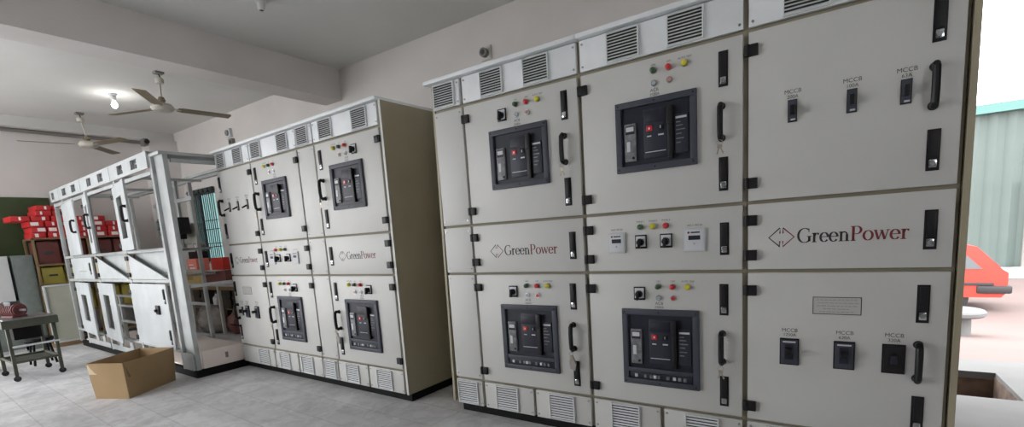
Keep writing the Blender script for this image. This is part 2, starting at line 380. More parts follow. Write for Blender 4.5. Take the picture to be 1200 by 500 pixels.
# ------------------------------------------------------------------ switchgear cabinet parts
Z0, Z1, Z2, Z3, Z4, Z5 = 2.30, 2.123, 1.352, 1.025, .267, .072
G = .011
def screws(o, xs, zs, y=0.0):
    for x in xs:
        for z in zs: put('screw', widget('screw'), o, (x, y, z))
def plain_panel(p, x0, x1, z0, z1, name='cover_panel'):
    b = MB(); b.box(x0+G, x1-G, 0, .022, z0+G*.8, z1-G*.8, M['paint'], .002); o = b.build(name, p)
    screws(o, (x0+G+.018, x1-G-.018), (z0+.035, z1-.035)); return o
def vent_panel(p, x0, x1, top, vents):
    z0, z1 = (Z1+.012, Z0-.004) if top else (Z5+.002, Z4-.009)
    b = MB(); b.box(x0+G, x1-G, -.0, .022, z0, z1, M['white' if top else 'paint'], .002); o = b.build('vent_panel', p)
    screws(o, (x0+G+.016, x1-G-.014), (z0+.022, z1-.022))
    for a0, a1 in vents:
        put('louvre', widget(('louvre', round(a1-a0, 3), .150 if top else .165)), o, ((a0+a1)/2, 0, (z0+z1)/2))
    return o
def door(p, x0, x1, z0, z1):
    b = MB(); b.box(x0+G, x1-G, 0, .022, z0+G*.8, z1-G*.8, M['paint'], .003)
    # folded lip behind the face
    b.box(x0+G+.012, x1-G-.012, .022, .03, z0+.02, z1-.02, M['inner'])
    return b.build('door', p)
def hinges(d, x, zs, m=1):
    for z in zs: put('hinge', widget('hinge'), d, (x, 0, z), None if m == 1 else (0, PI, 0))
def upper_hardware(d, xh, xl, m):
    hinges(d, xh, (2.033, 1.442), m)
    put('latch', widget('latch'), d, (xl, 0, 1.983)); put('handle', widget('handle'), d, (xl-.008*m, 0, 1.742)); put('latch', widget('latch'), d, (xl, 0, 1.50))
def mid_hardware(d, xh, xl, m):
    hinges(d, xh, (1.268, 1.103), m); put('latch', widget('latch'), d, (xl, 0, 1.187))
def lower_hardware(d, xh, xl, m, opened=False):
    hinges(d, xh, (.932, .346), m)
    put('latch', widget('latch'), d, (xl, 0, .882)); put('handle', widget('handle'), d, (xl-.008*m, 0, .634))
    put('latch', widget('latch_open' if opened else 'latch'), d, (xl, 0, .403))
def lamp(d, x, z, c, lab=None):
    o = put('indicator_light', widget(('pilot', c)), d, (x, 0, z)); plabel(o, {'green': 'dark green', 'red': 'red', 'yellow': 'yellow'}[c] + ' indicator light')
def pushb(d, x, z, c): put('push_button', widget(('push', c)), d, (x, 0, z))
def printed(d, items):
    b = MB()
    for s, x, z, size in items: text(b, s, x, z, size, -.0006, M['ink'])
    b.build('lettering', d)
def acb_door(p, x0, x1, upper, m, selector, dx=0, mode=0, rating='2500A'):
    z0, z1 = (Z2, Z1) if upper else (Z4, Z3); d = door(p, x0, x1, z0, z1); c = (x0+x1)/2
    xh = (x0+G+.010) if m == 1 else (x1-G-.010); xl = (x1-.095) if m == 1 else (x0+.075)
    (upper_hardware if upper else lower_hardware)(d, xh, xl, m)
    zz = 2.05 if upper else .946
    items = []
    for i, col in enumerate(('green', 'red', 'yellow') if m == 1 else ('red', 'green', 'yellow')):
        x = c + m*(-.004+.0765*i); lamp(d, x, zz, col); items.append(({'green': 'ON', 'red': 'OFF', 'yellow': 'AUTO TRIP'}[col], x, zz+.028, .013))
    for i in range(2):
        pushb(d, c + m*(-.002+.078*i), zz-.061, ('clear', 'pinklens' if (upper or m == -1) else 'red')[i])
    items += [('ACB', c - .002*m, zz-.093, .022), (rating, c - .002*m, zz-.114, .019)]
    if selector: put('selector_switch', widget('selector'), d, (c - m*.108, 0, zz-(.043 if upper else .038)))
    printed(d, items)
    acb(p, c + (-.002 if m == 1 else -.012), *((1.562, 1.922) if upper else (.39, .822)), not upper, mode)
    return d
def mid_meter_door(p, x0, x1, m):
    d = door(p, x0, x1, Z3, Z2); c = (x0+x1)/2
    mid_hardware(d, (x0+G+.010) if m == 1 else (x1-G-.010), (x1-.092) if m == 1 else (x0+.075), m)
    items = []
    for i, col in enumerate(('green', 'yellow', 'red')):
        x = c - m*(.093-.068*i) if m == 1 else c + .02*0 + (.056 - .083*i) - .03; lamp(d, x, 1.27, col); items.append((('PHASE Y', 'PHASE B', 'PHASE R')[i], x, 1.298, .012))
    if m == 1: sx = (c-.092, c+.043); mx = ((c-.228, .100, .113), (c+.187, .107, .118))
    else: sx = (c-.113, c+.064); mx = ((c-.22, .095, .115), (c+.187, .095, .115))
    for x in sx: put('selector_switch', widget('selector'), d, (x, 0, 1.191))
    for (x, w, h), s in zip(mx, ('AMP METER', 'VOLT METER')):
        put('meter', widget(('meter', w, h, s)), d, (x, 0, 1.189)); items.append((s, x, 1.262, .013))
    printed(d, items); return d
def logo_door(p, x0, x1, m, lx0, lx1, lz):
    d = door(p, x0, x1, Z3, Z2)
    mid_hardware(d, (x0+G+.010) if m == 1 else (x1-G-.010), (x1-.082) if m == 1 else (x0+.07), m)
    logo_mb(lx0, lx1, lz, -.0008).build('company_logo', d); return d
def mccb_doors(p, x0, x1, m, xs_up, xs_lo, kinds_up, kinds_lo, xl, plate_x, lp):
    d = door(p, x0, x1, Z2, Z1); xh = (x0+G+.010) if m == 1 else (x1-G-.010)
    upper_hardware(d, xh, xl, m)
    for x, k in zip(xs_up, kinds_up): put('moulded_case_breaker', widget(k), d, (x, 0, 1.739))
    for s, x in zip(('200A', '100A', '63A'), xs_up): printed(d, [('MCCB', x, 1.822, .024), (s, x, 1.800, .020)])
    d = door(p, x0, x1, Z4, Z3); lower_hardware(d, xh, xl-.004*m, m, m == -1)
    for x, k in zip(xs_lo, kinds_lo): put('moulded_case_breaker', widget(k), d, (x, 0, .639))
    for s, x in zip(('1250A', '630A', '320A'), xs_lo): printed(d, [('MCCB', x, .742, .024), (s, x, .720, .020)])
    b = MB(); a0, a1 = plate_x-.091, plate_x+.091; zc = .865; b.box(a0, a1, -.0015, 0, zc-.04, zc+.04, M['plate'])
    for q in (a0, a1-.003): b.box(q, q+.003, -.002, -.0012, zc-.04, zc+.04, M['ink'])
    for q in (zc-.04, zc+.037): b.box(a0, a1, -.002, -.0012, q, q+.003, M['ink'])
    for q, ww in enumerate((.155, .14, .15, .10, .13)):
        x = plate_x-ww/2
        while x < plate_x+ww/2:
            l = random.uniform(.008, .02); b.box(x, x+l, -.002, -.0012, zc+.024-q*.0135, zc+.028-q*.0135, M['steel']); x += l+.004
    b.build('nameplate', d)
def cabinet_body(p, x0, x1, depth, left=False, right=False, loose=False):
    b = MB(); b.box(x0, x1, .026, depth, Z5, Z0, M['inner'], 0); b.build('body', p)
    b = MB(); b.box(x0+(.0 if not left else .004), x1, .05, depth-.02, 0, Z5+.002, M['plinth']); b.build('plinth', p)
    e0 = x0-(.045 if left else 0); e1 = x1+(.012 if right else 0)
    b = MB(); b.box(e0, e1-(.002 if not right else 0), -.035, depth+.02, Z0+.001, Z0+.026, M['white'], .004)
    b.build('top_cover', p)
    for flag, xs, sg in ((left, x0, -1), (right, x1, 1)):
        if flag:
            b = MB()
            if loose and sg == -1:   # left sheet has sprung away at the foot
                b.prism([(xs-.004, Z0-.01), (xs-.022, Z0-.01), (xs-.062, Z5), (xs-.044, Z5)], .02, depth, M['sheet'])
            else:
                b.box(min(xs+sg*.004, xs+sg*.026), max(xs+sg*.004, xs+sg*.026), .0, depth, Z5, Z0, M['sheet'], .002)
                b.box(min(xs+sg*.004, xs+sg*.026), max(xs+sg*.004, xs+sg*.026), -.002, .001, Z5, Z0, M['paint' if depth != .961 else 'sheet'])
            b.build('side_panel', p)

DEPTH = .96
GC = 'control cabinets standing in two rows'
# near row: origin at its left front corner
A = thing('switchgear_cabinet', 'cream switchgear cabinet at the left end of the near row, screwed side strip', 'cabinet', (0, 0, 0), 0, GC)
cabinet_body(A, 0, 1.0845, DEPTH, left=True, loose=True)
vent_panel(A, -.006, .243, True, [(.017, .189)]); vent_panel(A, .247, 1.080, True, [(.41, .573), (.728, .895)])
plain_panel(A, -.006, .252, Z2, Z1); plain_panel(A, -.006, .252, Z3, Z2); plain_panel(A, -.006, .252, Z4, Z3)
acb_door(A, .250, 1.080, True, 1, True, mode=0); logo_door(A, .250, 1.080, 1, .395, .895, 1.172); acb_door(A, .250, 1.080, False, 1, True, mode=3, rating='2000A')
vent_panel(A, -.006, .247, False, [(.022, .197)]); vent_panel(A, .250, .668, False, [(.364, .536)]); vent_panel(A, .668, 1.080, False, [(.784, .957)])
B = thing('switchgear_cabinet', 'cream switchgear cabinet in the middle of the near row, two grey meters', 'cabinet', (0, 0, 0), 0, GC)
cabinet_body(B, 1.085, 1.9245, DEPTH)
vent_panel(B, 1.082, 1.920, True, [(1.253, 1.423), (1.57, 1.737)])
acb_door(B, 1.082, 1.920, True, 1, False); mid_meter_door(B, 1.082, 1.920, 1); acb_door(B, 1.082, 1.920, False, 1, True, mode=0)
vent_panel(B, 1.082, 1.502, False, [(1.206, 1.372)]); vent_panel(B, 1.502, 1.920, False, [(1.631, 1.796)])
Cc = thing('switchgear_cabinet', 'cream switchgear cabinet at the right end of the near row beside the open doorway', 'cabinet', (0, 0, 0), 0, GC)
cabinet_body(Cc, 1.925, 2.685, .961, right=True)
vent_panel(Cc, 1.922, 2.682, True, [(2.07, 2.24), (2.36, 2.53)])
mccb_doors(Cc, 1.922, 2.682, 1, (2.110, 2.325, 2.502), (2.113, 2.327, 2.502), ('mccb_s',)*3, ('mccb_l', 'mccb_l', 'mccb_dark'), 2.594, 2.294, None)
logo_door(Cc, 1.922, 2.682, 1, 2.022, 2.536, 1.182)
vent_panel(Cc, 1.922, 2.302, False, [(2.03, 2.19)]); vent_panel(Cc, 2.302, 2.682, False, [(2.41, 2.57)])

# far row: origin at its right front corner, turned slightly, mirrored
MY = -.0338; ML = (-.5074, -.0392, 0)
D1 = thing('switchgear_cabinet', 'cream switchgear cabinet at the left end of the far row, beside the bare frame', 'cabinet', ML, MY, GC)
cabinet_body(D1, -2.648, -1.9205, DEPTH)
vent_panel(D1, -2.648, -1.920, True, [(-2.583, -2.41), (-2.223, -2.05)])
mccb_doors(D1, -2.648, -1.920, -1, (-2.451, -2.27, -2.074), (-2.50, -2.385, -2.18), ('mccb_m',)*3, ('mccb_s', 'mccb_l', 'mccb_l'), -2.60, -2.338, None)
logo_door(D1, -2.648, -1.920, -1, -2.51, -2.03, 1.185)
vent_panel(D1, -2.648, -1.951, False, [(-2.26, -2.06)])
D2 = thing('switchgear_cabinet', 'cream switchgear cabinet in the middle of the far row with two small pale meters', 'cabinet', ML, MY, GC)
cabinet_body(D2, -1.920, -1.0965, DEPTH)
vent_panel(D2, -1.920, -1.096, True, [(-1.86, -1.69), (-1.39, -1.22)])
acb_door(D2, -1.920, -1.096, True, -1, False); mid_meter_door(D2, -1.920, -1.096, -1); acb_door(D2, -1.920, -1.096, False, -1, True)
vent_panel(D2, -1.947, -1.508, False, [(-1.84, -1.66)]); vent_panel(D2, -1.508, -1.105, False, [(-1.44, -1.255)])
D3 = thing('switchgear_cabinet', 'cream switchgear cabinet at the right end of the far row, olive side wall showing', 'cabinet', ML, MY, GC)
cabinet_body(D3, -1.096, .012, DEPTH, right=True)
vent_panel(D3, -1.096, -.845, True, [(-1.07, -.905)]); vent_panel(D3, -.845, -.0, True, [(-.735, -.565), (-.30, -.125)])
for a, b_ in ((Z2, Z1), (Z3, Z2), (Z4, Z3)): plain_panel(D3, -1.096, -.838, a, b_)
acb_door(D3, -.841, .0, True, -1, True); logo_door(D3, -.841, .0, -1, -.665, -.185, 1.185); acb_door(D3, -.841, .0, False, -1, True, mode=3)
vent_panel(D3, -1.10, -.868, False, [(-1.07, -.90)]); vent_panel(D3, -.868, -.44, False, [(-.74, -.57)]); vent_panel(D3, -.44, -.0, False, [(-.325, -.145)])

# the two doors carrying a red neutral logo etc. have keys hanging under their grips
def keys(label, x, z, root, bag=False):
    w = T(*root.location) @ RZ(root.rotation_euler.z) @ Vector((x, -.052, z))
    t = thing('key_bunch', label, 'keys', w, root.rotation_euler.z, 'small keys hanging from cabinet door grips')
    b = MB(); n = 14; b.tube([(.013*math.cos(2*PI*i/n), .004*math.sin(4*PI*i/n), -.013+.013*math.sin(2*PI*i/n)) for i in range(n+1)], .0013, M['keym'], 6); b.build('key_ring', t)
    for a in (-.35, .3):
        b = MB(); mt = T(0, .004 if a > 0 else -.002, -.022) @ Matrix.Rotation(a, 4, 'Y')
        b.cyl((0, -.0012, -.008), (0, .0012, -.008), .010, M['keym'], n=12, mat=mt); b.box(-.003, .003, -.001, .001, -.045, -.016, M['keym'], mat=mt); b.box(.002, .006, -.001, .001, -.040, -.036, M['keym'], mat=mt)
        b.build('key', t)
    if bag:
        b = MB(); b.prism([(-.006, -.02), (.008, -.02), (.026, -.075), (.018, -.115), (-.012, -.105), (-.02, -.06)], .006, .014, M['tag']); b.build('plastic_pouch', t)
keys('key bunch under the upper door grip of the leftmost near cabinet', .977, 1.655, A)
keys('key bunch in a clear pouch under the lower grip of the leftmost near cabinet', .977, .548, A, True)
keys('key bunch under the upper door grip of the middle near cabinet', 1.817, 1.655, B)
keys('key bunch under the lower door grip of the middle near cabinet', 1.817, .548, B)
keys('key bunch under the upper door grip of the middle far cabinet', -1.837, 1.655, D2)
keys('key bunch under the lower door grip of the middle far cabinet', -1.837, .548, D2)
keys('key bunch under the upper door grip of the right end far cabinet', -.758, 1.655, D3)
keys('key bunch in a pale pouch under the lower grip of the right end far cabinet', -.758, .548, D3, True)

# ------------------------------------------------------------------ bare enclosure frame at the left
F = thing('enclosure_frame', 'unfinished white switchgear frame with half-open doors and bare posts, left of the far row', 'cabinet frame', (-3.25, -.44, 0), -.035)
FD = .96; H = 2.33
def fb(name, x0, x1, y0, y1, z0, z1, m='frame', bev=.003, lab=None):
    b = MB(); b.box(x0, x1, y0, y1, z0, z1, M[m], bev); o = b.build(name, F)
    if lab: plabel(o, lab)
    return o
cols = (-4.08, -3.60, -2.53, -1.34, -.19)
for x in cols[:-1]: fb('post', x-.022+(.022 if x == cols[0] else 0), x+.03, .0, .05, .08, 2.17)
fb('post', -.2, -.15, .0, .05, .08, 2.27); fb('post', -.15, .065, .03, .075, .08, 2.27, lab='broad right corner post')
for x in (-4.08, -2.95, -1.79): fb('post', x, x+.045, FD-.045, FD, .08, 2.27)
# rails along the front and the back
for z, h in ((2.10, .045), (1.335, .035), (1.0, .035), (.25, .035)): fb('rail', cols[0], -.15, .005, .04, z, z+h)
for z in (2.235, 1.02, .55, .1): fb('rail', cols[0], .06 if z > 2 else -1.75, FD-.04, FD-.002, z, z+.04)
# rails from front to back at the right end and partitions
for z in (2.20, .94): fb('rail', .03, .06, .1, FD-.02, z, z+.035)
for x in (-3.60, -2.53, -1.34):
    for z in (2.2, 1.33, 1.0): fb('rail', x-.015, x+.015, .05, FD-.04, z, z+.03)
fb('base_plinth', cols[0], .065, .02, FD-.02, 0, .08, 'plinth')
fb('base_panel', -.2, .062, .0, .018, .085, .26)
b = MB(); b.box(.045, .06, .1, FD, .082, .27, M['pinkbd']); b.box(.059, .062, .32, .35, .15, .21, M['stain']); plabel(b.build('base_panel', F), 'pinkish white side base panel')
fb('floor_sheet', cols[0]+.05, .04, .06, FD-.05, .082, .10, 'pinkbd')
fb('top_rail', -.2, .065, .0, FD, 2.27, 2.30); fb('top_rail', cols[0], -.2, .9, .96, 2.275, 2.31); fb('top_rail', cols[0], cols[0]+.05, .0, .96, 2.275, 2.31)
# top band with punched openings
def punched(x0, x1, holes):
    z0, z1 = 2.165, H; ys = (-.022, -.006); b = MB(); hz0, hz1 = z0+.035, z1-.035
    b.box(x0, x1, *ys, hz1, z1, M['fwhite']); b.box(x0, x1, *ys, z0, hz0, M['fwhite'])
    xs = [x0] + [v for h in holes for v in h] + [x1]
    for i in range(0, len(xs), 2): b.box(xs[i], xs[i+1], *ys, hz0, hz1, M['fwhite'])
    for a0, a1 in holes: (b.box(a0+(a1-a0)*.5, a1, -.004, .01, hz0+.05, hz1-.035, M['frame']), b.box(a0, a0+(a1-a0)*.45, .0, .01, hz0, hz1, M['bars']), b.box(a0, a1, .0, .01, hz1-.03, hz1, M['bars']))
    b.box(x0, x1, -.006, .05, z1-.012, z1, M['fwhite'])
    b.build('vent_panel', F)
punched(-4.08, -3.625, [(-4.0, -3.86)]); punched(-3.615, -2.545, [(-3.42, -3.23), (-2.95, -2.76)]); punched(-2.535, -1.365, [(-2.24, -2.07), (-1.79, -1.61)]); punched(-1.355, -.19, [(-1.08, -.91), (-.65, -.47)])
fb('cross_plate', -1.33, -.2, -.004, .012, 2.100, 2.135, 'fwhite'); fb('cross_plate', -2.52, -1.36, -.004, .012, 2.10, 2.135, 'fwhite')
# doors left half open: hinge x, width, angle, z range, cut-out
def fdoor(xh, w, ang, z0, z1, cut=None, handle=True, yoff=-.01, vis='fwhite'):
    b = MB(); mt = T(xh, yoff, 0) @ RZ(ang)
    if cut:
        c0, c1, q0, q1 = cut
        b.box(0, w, -.02, 0, q1, z1, M[vis], 0, mt); b.box(0, w, -.02, 0, z0, q0, M[vis], 0, mt); b.box(0, c0, -.02, 0, q0, q1, M[vis], 0, mt); b.box(c1, w, -.02, 0, q0, q1, M[vis], 0, mt)
    else: b.box(0, w, -.02, 0, z0, z1, M[vis], .002, mt)
    o = b.build('door', F)
    if handle:
        me = widget('handle'); p = mt @ Vector((w-.07, -.02, z0+(z1-z0)*.52)); put('handle', me, o, p, (0, 0, ang))
    for z in (z0+.06, z1-.1): put('hinge', widget('hinge'), o, (xh-.01, yoff-.012, z))
    return o
fdoor(-3.58, .98, -.09, 1.37, 2.08, None)
fdoor(-2.53, .95, -.19, 1.37, 2.08, (.25, .70, 1.5, 1.95))
fdoor(-1.34, .95, -.165, 1.37, 2.08, (.25, .65, 1.5, 1.95))
fdoor(-3.62, .95, -.07, .27, .99, (.3, .66, .45, .82), False)
fdoor(-2.56, .95, -.085, .26, .99, (.26, .62, .40, .84), False)
o = fdoor(-1.32, 1.09, -.0, .29, .99, None, False); b = MB()
b.box(-.56, -.47, -.05, -.03, .66, .76, M['black'], .004); b.box(-.53, -.50, -.075, -.05, .69, .72, M['black'], .004); b.build('breaker_stub', o)
for z in (.86, .42): put('latch', widget('latch'), o, (-.30, -.03, z))
# middle row: one closed door with vents, added triangles make the diagonal tone edge
o = fdoor(-3.60, .98, 0, 1.04, 1.33, None, False); b = MB(); 
for q in range(3): b.box(-3.25+.12*q, -3.17+.12*q, -.034, -.028, 1.14, 1.15, M['steel'])
b.build('vent_slot', o); put('latch', widget('latch'), o, (-2.72, -.03, 1.18))
for x0, x1 in ((-2.50, -1.40), (-1.31, -.2)):
    fb('back_plate', x0, x1, .07, .08, 1.03, 1.34)
    b = MB(); b.prism([(x0, 1.04), (x1, 1.04), (x0, 1.33)], -.006, .006, M['fwhite']); g = b.build('gusset_plate', F)
    for z in (1.09, 1.28): put('hinge', widget('hinge'), g, (x0+.01, -.008, z))
for x in (-2.53, -1.34): fb('strip', x-.03, x+.05, -.008, .0, 1.03, 1.34, 'inner', 0)
# right bay: black operating mechanism on a rear plate
b = MB(); b.box(-.55, -.25, .10, .30, 1.50, 1.68, M['black'], .01); b.box(-.63, -.55, .12, .26, 1.53, 1.62, M['black'], .008); b.cyl((-.42, .10, 1.60), (-.42, .05, 1.60), .05, M['black'], n=18)
b.box(-.50, -.30, .13, .27, 1.45, 1.50, M['face2'], .004); b.build('operating_mechanism', F)
fb('mounting_plate', -1.25, -.25, .34, .35, 1.40, 1.62, 'creambd'); fb('rail', -1.30, -.2, .33, .36, 1.86, 1.90); fb('post', -.62, -.58, .33, .36, 1.36, 2.1); fb('post', -1.22, -1.18, .33, .36, 1.36, 1.9)
# lower cross rails in the open bays
for z in (.37, .60, .74): fb('rail', -3.58, -1.36, .30, .33, z, z+.03)
for x in (-3.1, -2.0, -1.7): fb('post', x, x+.05, .30, .34, .1, .75)
for x0, x1 in ((-3.58, -2.6), (-2.5, -1.4)): fb('base_panel', x0, x1, .0, .015, .09, .16)
for x in (-3.2, -2.9, -2.2, -1.8): fb('base_tab', x, x+.12, -.002, .014, .16, .25)

# ------------------------------------------------------------------ room
XW, YW, ZC = -8.4, 1.80, 3.56
XR, YF = 4.7, -6.2
b = MB(); b.box(XW-.2, XR+.2, YF-.2, 1.64, -.2, 0, M['floor']); b.box(3.325, 6.5, 1.64, 2.3, -.2, 0, M['concrete']); b.box(-9, 1.64+.0, 1.64, 2.0, -.2, 0, M['floor']); b.box(2.3, XR, .5, 1.64, -.01, .004, M['concrete']); struct('floor', b)  # darker doorway slab added so the daylight pool comes out less bright
b = MB(); b.box(1.64, 6.5, 2.3, 2.68, -.3, 0, M['concrete']); b.box(1.64, 3.325, 1.64, 2.3, -.5, -.42, M['pit']); b.box(1.62, 1.64, 1.64, 2.3, -.5, 0, M['pit'])
b.box(3.32, 3.326, 1.64, 2.3, -.5, -.03, M['pit']); b.box(1.64, 3.325, 2.294, 2.30, -.5, -.05, M['pit']); b.box(1.64, 3.325, 1.635, 1.64, -.5, -.01, M['pit']); struct('trim_1', b)
b = MB(); b.box(XW-.3, XR+.3, YF-.3, YW+.25, ZC, ZC+.2, M['ceil']); struct('ceiling', b)
# back wall with window hole x -7.95..-6.95, z 1.1..2.39 and doorway x 2.55..4.4, z 0..3.1
b = MB(); WX0, WX1, WZ0, WZ1 = -7.95, -6.93, 1.08, 2.39
b.box(XW-.2, WX0, YW, YW+.2, 0, ZC, M['wall']); b.box(WX0, WX1, YW, YW+.2, 0, WZ0, M['wall']); b.box(WX0, WX1, YW, YW+.2, WZ1, ZC, M['wall'])
b.box(WX1, 2.45, YW, YW+.2, 0, ZC, M['wall']); b.box(2.45, 4.4, YW, YW+.2, 3.15, ZC, M['wall']); b.box(4.4, XR+.2, YW, YW+.2, 0, ZC, M['wall']); struct('wall_back', b)
b = MB(); b.box(XW-.2, XW, -2.3, YW, 0, ZC, M['wall']); b.box(XW-.2, XW, YF, -2.3, 3.1, ZC, M['wall']); b.box(XW-.2, XW, YF, -5.9, 0, 3.1, M['wall']); struct('wall_left', b)
b = MB(); b.box(XR, XR+.2, -3.0, YW, 0, ZC, M['cement']); b.box(XR, XR+.2, YF, -3.0, 0, 1.9, M['cement']); b.box(XR, XR+.2, YF, -3.0, 3.4, ZC, M['cement']); b.box(XR+.2, XR+3.7, YF-.5, -2.5, 3.4, 3.5, M['cement']); struct('wall_right', b)  # high opening and unseen canopy added to steer yard bounce onto the beam
# front wall behind the viewer, with a wide loading door and a window row
b = MB(); b.box(XW-.2, -7.9, YF-.2, YF, 0, ZC, M['cement']); b.box(-7.9, -3.2, YF-.2, YF, 3.2, ZC, M['cement']); b.box(-3.2, 4.9, YF-.2, YF, 0, ZC, M['cement']); struct('wall_front', b)
b = MB(); b.box(-3.53, -3.19, YF, YW, 3.168, ZC, M['wall']); struct('trim_2', b)           # ceiling beam
b = MB(); b.box(XW, XW+.22, YF, YW, 3.40, ZC, M['ceil']); b.tube([(XW+.06, -4, 3.37), (XW+.06, 1.3, 3.37)], .03, M['stain']); struct('trim_3', b)
b = MB(); b.box(XW, XW+.30, 1.33, YW, 0, 3.40, M['wall']); struct('trim_4', b)              # corner column
b = MB(); b.box(XW+.16, XW+.34, 1.26, 1.33, 3.28, 3.40, M['stain'], .01); b.cyl((XW+.34, 1.295, 3.34), (XW+.38, 1.295, 3.34), .04, M['black'])
tag(b.build('junction_box'), 'dark junction box high on the corner column near the ceiling', 'junction box')
# window with bars
b = MB(); t = .035
b.box(WX0, WX1, YW+.02, YW+.07, WZ1-t, WZ1, M['bars']); b.box(WX0, WX1, YW+.02, YW+.07, WZ0, WZ0+t, M['wframe']); b.box(WX0, WX0+t, YW+.02, YW+.07, WZ0, WZ1, M['bars']); b.box(WX1-t*1.6, WX1, YW+.02, YW+.07, WZ0, WZ1, M['wframe'])
b.box(WX0+.30, WX0+.34, YW+.03, YW+.06, WZ0, WZ1, M['bars']); w = b.build('window_1'); w['kind'] = 'structure'
b = MB()
for i in range(13): x = WX0+.06+i*(WX1-WX0-.12)/12; b.cyl((x, YW-.015, WZ0), (x, YW-.015, WZ1), .009, M['bars'], n=6)
for z in (WZ0+.30, WZ0+.36, WZ0+.62, WZ0+.78, WZ1-.04): b.box(WX0, WX1, YW-.022, YW-.008, z, z+.014, M['bars'])
b.build('window_grille', w)
b = MB(); b.box(WX0+.01, WX1-.01, YW+.04, YW+.046, WZ0+.01, WZ1-.01, M['tglass']); b.build('window_pane', w)
b = MB()
for i in range(6): x = WX0+.06+i*.17; b.box(x, x+.13, YW-.06, YW-.01, WZ1-.02, WZ1+.06, M['bars'], .01)
b.tube([(WX0, YW-.035, WZ1+.03), (WX1, YW-.035, WZ1+.03)], .012, M['bars']); b.build('curtain_rail', w)

# wall fittings
b = MB(); b.box(-6.19, -6.05, YW-.05, YW, 3.16, 3.30, M['label'], .008); b.cyl((-6.12, YW-.05, 3.23), (-6.12, YW-.07, 3.23), .045, M['stain']); tag(b.build('wall_socket'), 'pale square fitting high on the wall above the far row, upper of the pair', 'socket')
b = MB(); b.box(-6.11, -6.0, YW-.06, YW, 3.02, 3.13, M['stain'], .008); b.box(-6.09, -6.02, YW-.066, YW-.055, 3.05, 3.10, M['bars'], .004); tag(b.build('wall_socket'), 'small brown fitting below the pale square one, above the far row', 'socket')
b = MB(); b.box(-.85, -.72, YW-.02, YW, 3.09, 3.23, M['wall'], .006); b.cyl((-.79, YW-.02, 3.16), (-.79, YW-.07, 3.16), .045, M['stain']); b.cyl((-.79, YW-.07, 3.16), (-.79, YW-.075, 3.16), .025, M['bars'], n=14)
tag(b.build('conduit_outlet'), 'round conduit outlet on the wall just above the near cabinets', 'outlet')
b = MB(); b.box(1.18, 1.235, .10, .13, Z0+.03, Z0+.075, M['white'], .003); b.box(1.19, 1.225, .09, .10, Z0+.04, Z0+.06, M['steel'], .002)
tag(b.build('lifting_lug'), 'small pale bracket on top of the middle near cabinet', 'bracket')

# ceiling lamp holders, one with the lit bulb
def holder(x, y, label, lit):
    t = thing('ceiling_lamp', label, 'lamp', (x, y, ZC), 0)
    b = MB(); b.lathe([(.05, -.0), (.05, -.02), (.034, -.025), (.032, -.07), (.024, -.09)], (0, 0, 0), M['milk']); b.build('lamp_holder', t)
    if lit:
        b = MB(); b.lathe([(.012, -.09), (.016, -.105), (.034, -.135), (.036, -.155), (.026, -.18), (.006, -.192)], (0, 0, 0), M['bulb']); b.build('light_bulb', t)
    else:
        b = MB(); b.lathe([(.02, -.088), (.016, -.092)], (0, 0, 0), M['bars']); b.build('socket_mouth', t)
holder(-6.11, .26, 'glowing bulb in a white ceiling holder, left of the nearer fan', True)
holder(-2.17, .195, 'empty white lamp holder on the ceiling at the top of the photo', False)
ld = bpy.data.lights.new('bulb_light', 'POINT'); ld.energy = 3; ld.shadow_soft_size = .04; ld.color = (1, .97, .93)
lo = bpy.data.objects.new('bulb_light', ld); lo.location = (-6.11, .26, ZC-.24); COL.objects.link(lo)

# ceiling fans
def fan(x, y, zh, angs, label, lean=(0, 0), R0=.77):
    t = thing('ceiling_fan', label, 'fan', (x, y, ZC), 0, 'ceiling fans')
    d = ZC-zh; lx, ly = lean
    b = MB(); b.box(-.05, .05, -.05, .05, -.03, 0, M['stain'], .008); b.tube([(0, 0, -.03), (.03, 0, -.07), (0, 0, -.1)], .008, M['bars']); b.lathe([(.045, -.14), (.05, -.09), (.02, -.06)], (0, 0, 0), M['fan']); b.build('canopy', t)
    b = MB(); b.cyl((0, 0, -.08), (lx, ly, -d+.09), .012, M['fan'], n=10); b.lathe([(.02, .05), (.045, .09), (.03, .13)], (lx, ly, -d), M['blade']); b.build('down_rod', t)
    b = MB(); b.lathe([(.03, .06), (.10, .045), (.125, .01), (.125, -.01), (.105, -.035), (.05, -.05), (.01, -.052)], (lx, ly, -d), M['fan'], 32); b.build('motor', t)
    for a in angs:
        b = MB(); mt = T(lx, ly, -d) @ RZ(math.radians(a)) @ Matrix.Rotation(-.14, 4, 'X')
        b.box(.10, .20, -.018, .018, -.004, .004, M['fan'], .002, mt)
        b.prism([(.16, -.045), (.22, -.065), (R0, -.075), (R0+.015, -.04), (R0+.01, .06), (.22, .062), (.16, .045)], -.0035, .0035, M['blade'], 'z', mt)
        b.build('blade', t)
FA, FB = (84, 204, 324), (18, 138, 258)
fan(-4.77, .32, 3.13, FA, 'nearer brown-bladed ceiling fan hanging beyond the beam', (-.03, .0))
fan(-7.47, .24, 3.073, FB, 'farther ceiling fan hanging over the bare frame near the end wall', (.05, .03))

